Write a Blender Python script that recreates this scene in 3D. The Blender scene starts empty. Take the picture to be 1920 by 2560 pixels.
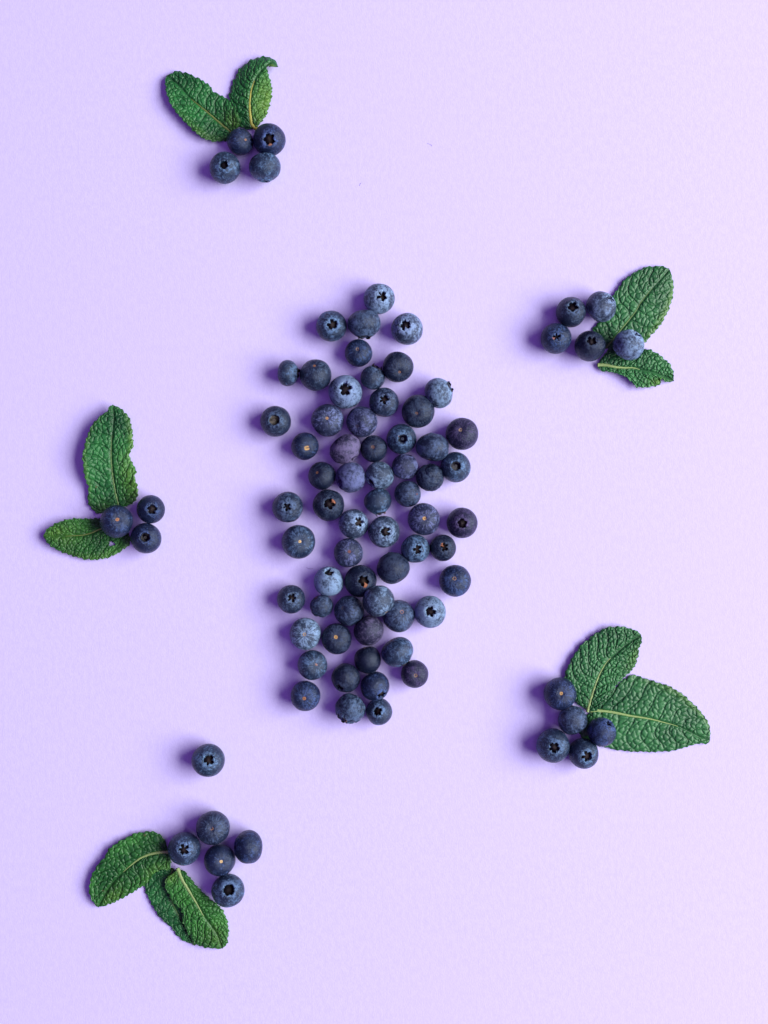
import bpy, math, random
import numpy as np
from mathutils import Matrix, Vector

# ------------------------------------------------------------------ camera, light, exposure
PX = 0.00018            # metres per photograph pixel on the paper
H = 3200.0              # camera height in the same units
sc = bpy.context.scene
sc.render.engine = 'CYCLES'
sc.render.resolution_x = 768
sc.render.resolution_y = 1024
cam = bpy.data.cameras.new('camera')
cam.sensor_fit = 'VERTICAL'
cam.sensor_height = 36.0
cam.lens = 36.0 * H / 2560.0
cam.clip_start = 0.01
cam.clip_end = 50
camo = bpy.data.objects.new('camera', cam)
sc.collection.objects.link(camo)
camo.location = (0, 0, H * PX)
sc.camera = camo

world = bpy.data.worlds.new('World')
sc.world = world
world.use_nodes = True
wb = world.node_tree.nodes['Background']
wb.inputs[0].default_value = (0.50, 0.29, 1.0, 1)
wb.inputs[1].default_value = 0.12

def area(name, loc, size_x, size_y, power, col):
    l = bpy.data.lights.new(name, 'AREA')
    l.shape = 'RECTANGLE'
    l.size = size_x
    l.size_y = size_y
    l.energy = power
    l.color = col
    o = bpy.data.objects.new(name, l)
    sc.collection.objects.link(o)
    o.location = loc
    o.rotation_euler = (-Vector(loc)).to_track_quat('-Z', 'Y').to_euler()
    return o
area('window_light', (2.62, 0.0, 2.04), 3.2, 2.25, 276, (1.0, 0.985, 0.975))
area('overhead_fill', (-0.3, 0.0, 3.0), 2.6, 2.6, 20, (0.57, 0.24, 1.0))  # added violet fill lamp above the camera, lifts the shadows

sc.view_settings.view_transform = 'Standard'
sc.view_settings.look = 'None'
sc.view_settings.exposure = 0.0
sc.view_settings.gamma = 1.0
sc.view_settings.use_curve_mapping = False

# ------------------------------------------------------------------ helpers
COL = sc.collection
def P(x, y, z=0.0):
    k = (H - z) / H * PX
    return Vector(((x - 960) * k, (1280 - y) * k, z * PX))

def mesh_from(name, verts, faces, smooth=True):
    me = bpy.data.meshes.new(name)
    me.from_pydata([tuple(v) for v in verts], [], faces)
    if smooth:
        me.polygons.foreach_set('use_smooth', np.ones(len(me.polygons), dtype=bool))
    me.update()
    return me

def link(name, data, mat=None, parent=None, basis=None):
    o = bpy.data.objects.new(name, data)
    COL.objects.link(o)
    if parent is not None:
        o.parent = parent
    if basis is not None:
        o.matrix_basis = basis
    if mat is not None and data is not None and not data.materials:
        data.materials.append(mat)
    return o

class NT:
    """small helper to write node trees"""
    def __init__(self, name):
        self.m = bpy.data.materials.new(name)
        self.m.use_nodes = True
        self.t = self.m.node_tree
        self.bsdf = self.t.nodes['Principled BSDF']
        self.out = self.t.nodes['Material Output']
    def n(self, typ, **kw):
        nd = self.t.nodes.new(typ)
        for k, v in kw.items():
            setattr(nd, k, v)
        return nd
    def l(self, a, b):
        self.t.links.new(a, b)
    def val(self, sock, v):
        if hasattr(v, 'is_output') or hasattr(v, 'links'):
            self.l(v, sock)
        else:
            sock.default_value = v
    def math(self, op, a, b=0.0, c=None, clamp=False):
        nd = self.n('ShaderNodeMath', operation=op)
        nd.use_clamp = clamp
        self.val(nd.inputs[0], a)
        self.val(nd.inputs[1], b)
        if c is not None:
            self.val(nd.inputs[2], c)
        return nd.outputs[0]
    def mix(self, f, a, b, blend='MIX'):
        nd = self.n('ShaderNodeMix', data_type='RGBA', blend_type=blend)
        self.val(nd.inputs[0], f)
        self.val(nd.inputs[6], a)
        self.val(nd.inputs[7], b)
        return nd.outputs[2]
    def ramp(self, f, lo, hi, smooth=True, a=0.0, b=1.0):
        nd = self.n('ShaderNodeMapRange')
        nd.interpolation_type = 'SMOOTHSTEP' if smooth else 'LINEAR'
        self.val(nd.inputs[0], f)
        nd.inputs[1].default_value = lo
        nd.inputs[2].default_value = hi
        nd.inputs[3].default_value = a
        nd.inputs[4].default_value = b
        return nd.outputs[0]
    def noise(self, vec, scale, detail=2.0, rough=0.5, w=None, dist=0.0):
        nd = self.n('ShaderNodeTexNoise', noise_dimensions='4D' if w is not None else '3D')
        self.l(vec, nd.inputs['Vector'])
        if w is not None:
            self.l(w, nd.inputs['W'])
        nd.inputs['Scale'].default_value = scale
        nd.inputs['Detail'].default_value = detail
        nd.inputs['Roughness'].default_value = rough
        nd.inputs['Distortion'].default_value = dist
        return nd.outputs['Fac']
    def bump(self, h, dist, strength=1.0, prev=None):
        nd = self.n('ShaderNodeBump')
        nd.inputs['Strength'].default_value = strength
        nd.inputs['Distance'].default_value = dist
        self.l(h, nd.inputs['Height'])
        if prev is not None:
            self.l(prev, nd.inputs['Normal'])
        return nd.outputs[0]

# ------------------------------------------------------------------ materials
def mat_paper():
    m = NT('lavender_paper')
    co = m.n('ShaderNodeTexCoord').outputs['Object']
    mp = m.n('ShaderNodeMapping')
    mp.inputs['Scale'].default_value = (1.0, 0.45, 1.0)
    m.l(co, mp.inputs[0])
    v = mp.outputs[0]
    g = m.noise(v, 1900, 3, 0.62)
    f = m.noise(v, 620, 2, 0.5)
    big = m.noise(co, 9, 3, 0.5)
    t = m.math('ADD', m.math('MULTIPLY', g, 0.6), m.math('MULTIPLY', f, 0.4))
    c = m.mix(m.ramp(t, 0.36, 0.64), (0.526, 0.484, 0.805, 1), (0.576, 0.532, 0.855, 1))
    c = m.mix(m.ramp(big, 0.3, 0.7, a=0.0, b=0.35), c, (0.557, 0.500, 0.835, 1))
    m.l(c, m.bsdf.inputs['Base Color'])
    m.bsdf.inputs['Roughness'].default_value = 0.92
    m.bsdf.inputs['Specular IOR Level'].default_value = 0.15
    m.l(m.bump(t, 0.00022, 0.42), m.bsdf.inputs['Normal'])
    return m.m

def skin_material(name, sepal=False):
    m = NT(name)
    tc = m.n('ShaderNodeTexCoord').outputs['Object']
    oi = m.n('ShaderNodeObjectInfo')
    w = m.math('MULTIPLY', oi.outputs['Random'], 83.0)
    sep = m.n('ShaderNodeSeparateXYZ')
    m.l(tc, sep.inputs[0])
    x, y, z = sep.outputs
    rho = m.math('SQRT', m.math('ADD', m.math('MULTIPLY', x, x), m.math('MULTIPLY', y, y)))
    # direction-only coordinates: fine streaks that run from pole to pole
    cmb = m.n('ShaderNodeCombineXYZ')
    inv = m.math('DIVIDE', 1.0, m.math('ADD', rho, 0.03))
    m.l(m.math('MULTIPLY', x, inv), cmb.inputs[0])
    m.l(m.math('MULTIPLY', y, inv), cmb.inputs[1])
    m.l(m.math('MULTIPLY', z, 0.35), cmb.inputs[2])
    streak = m.noise(cmb.outputs[0], 13, 3, 0.6, w)
    n1 = m.noise(tc, 1.9, 3, 0.55, w)
    n2 = m.noise(tc, 6.0, 4, 0.62, w, 0.6)
    n3 = m.noise(tc, 26.0, 3, 0.65, w)
    south = m.ramp(z, -0.25, -0.75)
    north = m.ramp(z, 0.30, 0.80)
    s = m.math('MULTIPLY', m.math('SUBTRACT', n1, 0.5), 1.6)
    s = m.math('MULTIPLY_ADD', m.math('SUBTRACT', n2, 0.5), 1.55, s)
    s = m.math('MULTIPLY_ADD', m.math('SUBTRACT', n3, 0.5), 1.7, s)
    st = m.math('MULTIPLY', m.math('SUBTRACT', streak, 0.5), m.math('MULTIPLY_ADD', south, 2.0, 0.35))
    s = m.math('ADD', s, st)
    ring = m.math('MULTIPLY', m.ramp(rho, 0.20, 0.36), m.math('MULTIPLY', m.ramp(rho, 0.68, 0.45), north))
    s = m.math('MULTIPLY_ADD', m.math('MULTIPLY', ring, m.ramp(n2, 0.35, 0.6)), 0.34, s)
    s = m.math('ADD', s, m.math('MULTIPLY_ADD', oi.outputs['Alpha'], 1.1, -0.14))
    fac = m.ramp(s, 0.24, 0.84)
    m.bsdf.inputs['Specular Tint'].default_value = (0.70, 0.82, 1.0, 1)
    bloom = m.mix(1.0, oi.outputs['Color'], (1.10, 1.12, 1.18, 1), 'MULTIPLY')
    dark = m.mix(0.9, bloom, (0.0018, 0.0042, 0.0180, 1))
    c = m.mix(fac, dark, bloom)
    # tiny pale freckles and dark specks in the wax
    vo = m.n('ShaderNodeTexVoronoi', feature='F1')
    m.l(tc, vo.inputs['Vector'])
    vo.inputs['Scale'].default_value = 9.0
    spk = m.ramp(vo.outputs['Distance'], 0.10, 0.05)
    c = m.mix(m.math('MULTIPLY', spk, 0.30), c, (0.16, 0.17, 0.19, 1))
    # rubbed, scratched wax: thin paler strokes
    n4 = m.noise(tc, 17.0, 5, 0.75, w, 1.8)
    scr = m.math('MULTIPLY', m.ramp(n4, 0.54, 0.68), m.ramp(s, -0.35, 0.6))
    c = m.mix(m.math('MULTIPLY', scr, 0.55), c, m.mix(1.0, bloom, (1.55, 1.5, 1.4, 1), 'MULTIPLY'))
    if sepal:
        c = m.mix(m.ramp(m.noise(tc, 9, 3, 0.6, w), 0.45, 0.70, a=0.0, b=0.75), c, (0.020, 0.015, 0.014, 1))
    m.l(c, m.bsdf.inputs['Base Color'])
    rg = m.ramp(m.math('ADD', fac, m.math('MULTIPLY', m.math('SUBTRACT', n3, 0.5), 0.6)), 0.0, 1.0, a=0.24, b=0.58)
    m.l(rg, m.bsdf.inputs['Roughness'])
    m.l(m.ramp(fac, 0.0, 0.8, a=0.42, b=0.16), m.bsdf.inputs['Specular IOR Level'])
    hgt = m.math('ADD', m.math('MULTIPLY', n3, 0.45), m.math('MULTIPLY', n2, 0.8))
    m.l(m.bump(hgt, 0.0007, 0.7), m.bsdf.inputs['Normal'])
    return m.m

def mat_cup():
    m = NT('calyx_lining')
    tc = m.n('ShaderNodeTexCoord').outputs['Object']
    oi = m.n('ShaderNodeObjectInfo')
    w = m.math('MULTIPLY', oi.outputs['Random'], 61.0)
    n = m.noise(tc, 14, 4, 0.65, w)
    c = m.mix(m.ramp(n, 0.4, 0.85), oi.outputs['Color'], (0.012, 0.010, 0.012, 1))
    m.l(c, m.bsdf.inputs['Base Color'])
    m.bsdf.inputs['Roughness'].default_value = 0.8
    m.bsdf.inputs['Specular IOR Level'].default_value = 0.2
    m.l(m.bump(n, 0.0004, 0.6), m.bsdf.inputs['Normal'])
    return m.m

def mat_scar():
    m = NT('stem_scar_tissue')
    tc = m.n('ShaderNodeTexCoord').outputs['Object']
    oi = m.n('ShaderNodeObjectInfo')
    w = m.math('MULTIPLY', oi.outputs['Random'], 47.0)
    ln = m.n('ShaderNodeVectorMath', operation='LENGTH')
    m.l(tc, ln.inputs[0])
    n = m.noise(tc, 3.0, 3, 0.6, w)
    r = m.math('ADD', ln.outputs['Value'], m.math('MULTIPLY', m.math('SUBTRACT', n, 0.5), 0.8))
    c = m.mix(m.ramp(r, 0.06, 0.40), (0.07, 0.032, 0.014, 1), oi.outputs['Color'])
    c = m.mix(m.ramp(r, 0.62, 1.0), c, (0.030, 0.024, 0.026, 1))
    c = m.mix(m.ramp(n, 0.5, 0.75, a=0, b=0.5), c, (0.16, 0.07, 0.03, 1))
    m.l(c, m.bsdf.inputs['Base Color'])
    m.bsdf.inputs['Roughness'].default_value = 0.6
    m.l(m.bump(n, 0.0003, 0.5), m.bsdf.inputs['Normal'])
    return m.m

def mat_flat(name, col, rough=0.7, var=0.35):
    m = NT(name)
    tc = m.n('ShaderNodeTexCoord').outputs['Object']
    n = m.noise(tc, 900, 3, 0.6)
    c = m.mix(m.ramp(n, 0.3, 0.7, a=0, b=var), col, tuple(0.45 * k for k in col[:3]) + (1,))
    m.l(c, m.bsdf.inputs['Base Color'])
    m.bsdf.inputs['Roughness'].default_value = rough
    return m.m

def mat_leaf(name, dark, lite, vein, tip=(0.03, 0.03, 0.012, 1), gloss=0.43):
    m = NT(name)
    tc = m.n('ShaderNodeTexCoord').outputs['Object']
    av = m.n('ShaderNodeAttribute', attribute_name='vein').outputs['Fac']
    ae = m.n('ShaderNodeAttribute', attribute_name='edge').outputs['Fac']
    ay = m.n('ShaderNodeAttribute', attribute_name='young').outputs['Fac']
    n = m.noise(tc, 55, 3, 0.55)
    n2 = m.noise(tc, 420, 3, 0.6)
    c = m.mix(m.ramp(m.math('ADD', m.math('MULTIPLY', n, 0.75), m.math('MULTIPLY', n2, 0.25)), 0.35, 0.65), dark, lite)
    c = m.mix(ay, c, m.mix(m.ramp(n2, 0.3, 0.7), (0.055, 0.17, 0.018, 1), (0.14, 0.29, 0.040, 1)))
    c = m.mix(m.math('MULTIPLY', av, 0.42), c, vein)
    c = m.mix(m.math('MULTIPLY', ae, m.ramp(n2, 0.42, 0.68)), c, tip)
    # small brown blemishes
    vo = m.n('ShaderNodeTexVoronoi', feature='F1')
    m.l(tc, vo.inputs['Vector'])
    vo.inputs['Scale'].default_value = 75.0
    c = m.mix(m.ramp(m.math('ADD', vo.outputs['Distance'], m.math('MULTIPLY', n2, 0.08)), 0.10, 0.07, a=0, b=0.6), c, (0.10, 0.06, 0.03, 1))
    m.l(c, m.bsdf.inputs['Base Color'])
    m.bsdf.inputs['Roughness'].default_value = gloss
    m.bsdf.inputs['Specular IOR Level'].default_value = 0.42
    b = m.bump(n2, 0.00025, 0.5)
    m.l(b, m.bsdf.inputs['Normal'])
    tr = m.n('ShaderNodeBsdfTranslucent')
    m.l(m.mix(0.5, c, (0.12, 0.30, 0.02, 1)), tr.inputs[0])
    ms = m.n('ShaderNodeMixShader')
    ms.inputs[0].default_value = 0.14
    m.l(m.bsdf.outputs[0], ms.inputs[1])
    m.l(tr.outputs[0], ms.inputs[2])
    m.l(ms.outputs[0], m.out.inputs[0])
    return m.m

M_PAPER = mat_paper()
M_SKIN = skin_material('blueberry_skin')
M_SEPAL = skin_material('blueberry_sepal', True)
M_CUP = mat_cup()
M_SCAR = mat_scar()
M_RIB = {'pale': mat_flat('pale_midrib', (0.25, 0.37, 0.12, 1), 0.5),
         'green': mat_flat('green_midrib', (0.10, 0.20, 0.045, 1), 0.5),
         'yellow': mat_flat('yellow_midrib', (0.30, 0.30, 0.035, 1), 0.5),
         'olive': mat_flat('olive_midrib', (0.12, 0.17, 0.035, 1), 0.5)}
M_LEAF = {'deep': mat_leaf('deep_green_mint', (0.008, 0.070, 0.021, 1), (0.025, 0.185, 0.042, 1), (0.010, 0.050, 0.014, 1)),
          'cool': mat_leaf('cool_green_mint', (0.013, 0.094, 0.028, 1), (0.036, 0.185, 0.055, 1), (0.012, 0.055, 0.016, 1), gloss=0.40),
          'fresh': mat_leaf('fresh_green_mint', (0.009, 0.078, 0.017, 1), (0.040, 0.208, 0.034, 1), (0.012, 0.060, 0.010, 1)),
          'dim': mat_leaf('dull_green_mint', (0.012, 0.082, 0.020, 1), (0.030, 0.150, 0.036, 1), (0.008, 0.032, 0.012, 1))}
M_FIBRE = mat_flat('fibre', (0.44, 0.38, 0.62, 1), 0.9)

# ------------------------------------------------------------------ the paper
def build_paper():
    s = 1.6
    v, f = [], []
    for z in (-0.0012, 0.0):
        v += [(-s, -s, z), (s, -s, z), (s, s, z), (-s, s, z)]
    f = [(4, 5, 6, 7), (3, 2, 1, 0), (0, 1, 5, 4), (1, 2, 6, 5), (2, 3, 7, 6), (3, 0, 4, 7)]
    o = link('paper_backdrop', mesh_from('paper', v, f, False), M_PAPER)
    o['kind'] = 'structure'
    o['label'] = 'matte lavender paper sheet under all the fruit'
build_paper()

# ------------------------------------------------------------------ blueberries
def plane_noise(d, rng, freq, n):
    s = np.zeros(d.shape[:-1])
    for _ in range(n):
        k = rng.normal(size=3)
        k = k / np.linalg.norm(k) * freq * rng.uniform(0.6, 1.4)
        s += np.sin(d @ k + rng.uniform(0, 6.28))
    return s / math.sqrt(n)

NPH, NA, NB = 72, 24, 36
def sphere_faces(nr, nph):
    f = []
    for i in range(nr - 1):
        for j in range(nph):
            a = 1 + i * nph + j
            b = 1 + i * nph + (j + 1) % nph
            f.append((a, a + nph, b + nph, b))
    last = 1 + nr * nph
    for j in range(nph):
        f.append((0, 1 + j, 1 + (j + 1) % nph))
        f.append((last, 1 + (nr - 1) * nph + (j + 1) % nph, 1 + (nr - 1) * nph + j))
    return f
SF = sphere_faces(NA + NB, NPH)

def skin_mesh(q, seed, rc, depth, rim, dimple, wrinkle, dent=None):
    rng = np.random.default_rng(seed)
    ta = math.asin(min(0.95, 1.7 * rc))
    th = np.concatenate([np.linspace(0.02, ta, NA, endpoint=False), np.linspace(ta, math.pi - 0.02, NB)])
    ph = np.arange(NPH) / NPH * 2 * math.pi
    T, F = np.meshgrid(th, ph, indexing='ij')
    def shape(T, F):
        d = np.stack([np.sin(T) * np.cos(F), np.sin(T) * np.sin(F), np.cos(T)], -1)
        R = 1 + 0.018 * plane_noise(d, rng0(1), 2.2, 6) + 0.008 * plane_noise(d, rng0(2), 5.0, 6)
        for e in range(3):
            g = rng0(20 + e)
            w0 = g.normal(size=3); w0 /= np.linalg.norm(w0)
            R -= g.uniform(0.012, 0.045) * np.exp(-(np.arccos(np.clip(d @ w0, -1, 1)) / g.uniform(0.25, 0.5)) ** 2)
        R += 0.0022 * plane_noise(d, rng0(3), 14.0, 8)
        if wrinkle > 0:
            wv = plane_noise(d, rng0(4), 8.0, 6)
            R -= wrinkle * 0.15 * np.exp(-(wv / 0.28) ** 2) * (0.5 + 0.5 * np.tanh(plane_noise(d, rng0(5), 2.5, 4) * 2))
            R -= wrinkle * 0.03 * np.abs(plane_noise(d, rng0(6), 13, 7))
        if dent is not None:
            dd = np.array(dent[:3]); dd = dd / np.linalg.norm(dd)
            ang = np.arccos(np.clip(d @ dd, -1, 1))
            R -= dent[3] * np.exp(-(ang / dent[4]) ** 2)
        rho = np.sin(T)
        x, y = R * rho * np.cos(F), R * rho * np.sin(F)
        sq = 1 + 0.03 * np.sin(2 * T) ** 2           # slightly boxy profile
        x, y = x * sq, y * sq
        z = q * R * np.cos(T) * sq
        up = T < math.pi / 2
        rcf = rc * (1 + 0.05 * np.cos(5 * F + 1.0) + 0.03 * np.cos(2 * F + seed))
        top = q * math.sqrt(1 - rc * rc) - depth
        k = np.clip((rcf * 1.0 - rho) / (rcf * 0.22), 0, 1)
        k = k * k * (3 - 2 * k) * up
        z = z + rim * np.exp(-((rho - rcf * 1.25) / (0.42 * rc)) ** 2) * up * (1 - k)
        z = z * (1 - k) + top * k
        z = z + dimple * (0.75 * np.exp(-(rho / 0.17) ** 2) + 0.6 * np.exp(-(rho / 0.34) ** 2)) * (~up)
        return np.stack([x, y, z], -1)
    def rng0(i):
        return np.random.default_rng(seed * 17 + i)
    V = shape(T, F).reshape(-1, 3)
    p0 = shape(np.array([[1e-4]]), np.array([[0.0]])).reshape(-1, 3)
    p1 = shape(np.array([[math.pi - 1e-4]]), np.array([[0.0]])).reshape(-1, 3)
    i0 = int(np.argmin(np.abs(np.sin(th[:NA]) - 1.2 * rc)))
    ringz = V.reshape(len(th), NPH, 3)[i0, :, 2].mean()
    dz = ringz - (q * math.sqrt(1 - math.sin(th[i0]) ** 2) + rim)
    return mesh_from('blueberry_skin', np.concatenate([p0, V, p1]), SF), p1[0, 2], dz

def lathe_mesh(name, prof, n=28, wob=0.0, seed=0):
    rng = random.Random(seed)
    ph0 = rng.uniform(0, 6.28)
    v, f = [], []
    for r, z in prof:
        for j in range(n):
            a = 2 * math.pi * j / n
            rr = r * (1 + wob * math.cos(3 * a + ph0) + wob * 0.6 * math.cos(5 * a + 2 * ph0))
            v.append((rr * math.cos(a), rr * math.sin(a), z + wob * r * 0.5 * math.cos(4 * a + ph0)))
    for i in range(len(prof) - 1):
        for j in range(n):
            f.append((i * n + j, i * n + (j + 1) % n, (i + 1) * n + (j + 1) % n, (i + 1) * n + j))
    f.append(tuple(reversed(range(n))))
    f.append(tuple((len(prof) - 1) * n + j for j in range(n)))
    return mesh_from(name, v, f)

def sepal_mesh(rc, q, rim, tip, up, droop, seed, split=0.0):
    """one flap of the crown: wide at the rim, pointed, closed body"""
    rng = random.Random(seed)
    na, nb = 8, 7
    zb = q * math.sqrt(1 - (1.15 * rc) ** 2) + rim * 0.9
    thick = (0.06 if up > 0.3 else 0.12) * rc
    top = []
    for ib in range(nb):
        b = ib / (nb - 1)
        rad = 1.22 * rc + (tip * rc - 1.22 * rc) * b
        hw = math.radians(34.5) * (1 - 0.88 * b ** 1.05)
        for ia in range(na):
            a = -1 + 2 * ia / (na - 1)
            rag = rc * (0.07 * math.sin(ia * 2.3 + seed) + 0.07 * rng.uniform(-1, 1)) * b
            ang = a * hw * (1 + 0.0 * b)
            z = zb - 0.03 * rc + rc * (up * math.sin(min(1, b * 1.15) * 2.2) - droop * b * b) + rag * 0.5 - 0.05 * rc * (a * a) * (1 - b)
            top.append(((rad + rag) * math.cos(ang), (rad + rag) * math.sin(ang), z))
    n = len(top)
    v = top + [(x, y, z - thick) for x, y, z in top]
    f = []
    for ib in range(nb - 1):
        for ia in range(na - 1):
            k = ib * na + ia
            f.append((k, k + na, k + na + 1, k + 1))
            f.append((n + k, n + k + 1, n + k + na + 1, n + k + na))
    ring = [i for i in range(na)] + [ib * na + na - 1 for ib in range(1, nb)] + \
           [(nb - 1) * na + i for i in range(na - 2, -1, -1)] + [ib * na for ib in range(nb - 2, 0, -1)]
    for i in range(len(ring)):
        a, b = ring[i], ring[(i + 1) % len(ring)]
        f.append((a, b, n + b, n + a))
    return mesh_from('sepal', v, f)

# wax (bloom) colours: object colour; alpha = how much of the skin it covers
TINT = {'blue': (0.092, 0.160, 0.270), 'pale': (0.165, 0.245, 0.365), 'navy': (0.050, 0.085, 0.195),
        'grey': (0.070, 0.108, 0.185), 'black': (0.034, 0.050, 0.088), 'plum': (0.066, 0.052, 0.120),
        'lilac': (0.115, 0.140, 0.270), 'violet': (0.105, 0.092, 0.165)}
SCAR = {'tan': (0.34, 0.20, 0.09), 'gold': (0.46, 0.27, 0.08), 'orange': (0.30, 0.13, 0.05), 'brown': (0.20, 0.085, 0.035),
        'red': (0.12, 0.035, 0.035), 'dark': (0.045, 0.035, 0.030), 'pink': (0.30, 0.15, 0.12), 'straw': (0.60, 0.42, 0.18)}
# crown styles: crater radius, depth, sepal tip, up, droop, floor colour, number of flaps
CROWN = {'star': (0.34, 0.24, 0.60, 0.17, 0.20, (0.034, 0.026, 0.027), 5),
         'bigstar': (0.39, 0.26, 0.58, 0.19, 0.20, (0.034, 0.026, 0.027), 5),
         'shut': (0.27, 0.18, 0.35, 0.08, 0.20, (0.018, 0.015, 0.017), 5),
         'round': (0.34, 0.11, 1.0, 0.10, 0.04, (0.075, 0.072, 0.080), 5),
         'wide': (0.35, 0.18, 0.72, 0.13, 0.10, (0.046, 0.038, 0.040), 5),
         'hole': (0.345, 0.34, 0.86, 0.08, 0.08, (0.010, 0.009, 0.011), 5),
         'rag': (0.36, 0.22, 0.60, 0.26, 0.05, (0.022, 0.014, 0.012), 5),
         'flare': (0.34, 0.16, 0.85, 0.38, -0.05, (0.014, 0.011, 0.012), 5)}

def berry(idx, x, y, a, q, kind, ox, oy, crown, tint, bloom, scar, label, group, opt=None):
    opt = opt or {}
    rng = random.Random(1000 + idx * 7)
    base_z = opt.get('lift', 0.0)
    # view direction at this place, to turn the seen offset of the pole into a real direction
    z0 = base_z + a * 0.92
    pos = P(x, y, z0)
    v = (camo.location - pos).normalized()
    right = Vector((0, 1, 0)).cross(v).normalized()
    upv = v.cross(right).normalized()
    ox, oy = ox / max(q, 0.8), oy / max(q, 0.8)
    ln = math.hypot(ox, oy)
    if ln > 0.985:
        ox, oy, ln = ox / ln * 0.985, oy / ln * 0.985, 0.985
    nz = math.sqrt(1 - ln * ln) * (-1 if opt.get('below') else 1)
    n = (right * ox - upv * oy + v * nz).normalized()
    axis = -n if kind == 'S' else n
    r = a * (H - z0) / H * PX * 1.018
    h = r * math.sqrt((q * axis.z) ** 2 + (1 - axis.z ** 2))
    zc = h + base_z * PX - 0.012 * r
    zp = zc / PX
    pos = P(x, y, zp)
    root = bpy.data.objects.new('blueberry', None)
    COL.objects.link(root)
    root.empty_display_size = 0.004
    root.location = (pos.x, pos.y, base_z * PX)
    root['label'] = label
    root['category'] = 'blueberry'
    root['group'] = group
    rot = Vector((0, 0, 1)).rotation_difference(axis).to_matrix().to_4x4()
    roll = Matrix.Rotation(opt.get('roll', rng.uniform(0, 6.28)), 4, 'Z')
    B = Matrix.Translation((0, 0, zc - base_z * PX)) @ rot @ roll @ Matrix.Scale(r, 4)
    rc, dep, tip, up, droop, floor, nf = CROWN[crown]
    cs = opt.get('cs', 1.0) * rng.uniform(0.93, 1.07)
    rc *= cs
    rim = rng.uniform(0.035, 0.065)
    dent = None
    if 'dent' in opt:
        dx, dy, dz, dd, dw = opt['dent']
        dv = (rot @ roll).to_3x3().inverted() @ (right * dx - upv * dy + v * dz)
        dent = (dv.x, dv.y, dv.z, dd, dw)
    col = TINT[tint]
    jit = rng.uniform(0.88, 1.12)
    oc = (col[0] * jit, col[1] * jit * rng.uniform(0.96, 1.04), col[2] * jit, bloom)
    sme, pole_z, crown_dz = skin_mesh(q, idx + 3, rc, dep, rim, 0.07, opt.get('wr', 0.0), dent)
    sk = link('skin', sme, M_SKIN, root, B)
    sk.color = oc
    if axis.z > -0.45:
        zf = q * math.sqrt(1 - rc * rc) - dep
        prof = [(rc * 0.97, zf + dep * 0.30), (rc * 0.86, zf + 0.035), (rc * 0.62, zf + 0.018), (rc * 0.30, zf + 0.02),
                (rc * 0.22, zf + 0.045), (rc * 0.12, zf + 0.045), (rc * 0.07, zf + 0.02)]
        cx = link('calyx', lathe_mesh('calyx_cup', prof, 28, 0.04, idx), M_CUP, root, B)
        fl = opt.get('floor', floor)
        cx.color = (*fl, 1)
        sms = [sepal_mesh(rc, q, rim, tip * tf, up * uf, droop, idx * 3 + e) for e, (tf, uf) in enumerate(((1.0, 1.0), (1.3 if tip < .7 else 1.05, 0.6), (0.75 if tip < .7 else 0.94, 1.5), (0.30 if .5 < tip < .8 else 0.9, 0.7)))]
        brown = opt.get('tipcol')
        for k in range(nf):
            ang = 2 * math.pi * k / nf + rng.uniform(-0.16, 0.16)
            sx = rng.uniform(0.92, 1.08)
            so = link('sepal', sms[rng.choice((0, 0, 0, 1, 1, 2, 2, 3))], M_SEPAL, cx, Matrix.Translation((0, 0, crown_dz)) @ Matrix.Rotation(ang, 4, 'Z') @ Matrix.Diagonal((sx, rng.uniform(0.75, 1.1), 1.0, 1.0)))
            so.color = (oc[0] * 1.25, oc[1] * 1.25, oc[2] * 1.2, min(0.95, bloom + 0.3))
            if crown == 'flare':
                so.color = (0.030, 0.026, 0.034, 0.6)
            if brown and k == 0:
                so.color = (*brown, 0.9)
    if axis.z < 0.45:
        rs = opt.get('rs', 0.095) * 1.7
        hb = rng.choice((-0.45, -0.3, 0.05, 0.2))
        prof = [(0.04, hb - 0.12), (0.16, hb - 0.02), (0.36, hb * 0.4 + 0.02), (0.58, 0.12), (0.80, 0.10), (0.98, -0.12), (1.06, -0.8)]
        zz = pole_z - 0.004
        S = B @ Matrix.Translation((0, 0, zz + 0.0)) @ Matrix.Rotation(math.pi, 4, 'X') @ Matrix.Diagonal((rs * rng.uniform(.8, 1.1), rs * rng.uniform(.8, 1.1), rs * rng.uniform(.5, 1.2), 1))
        ss = link('stem_scar', lathe_mesh('scar', prof, 24, 0.05, idx), M_SCAR, root, S)
        ss.color = (*SCAR[scar], 1)
    return root

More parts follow.
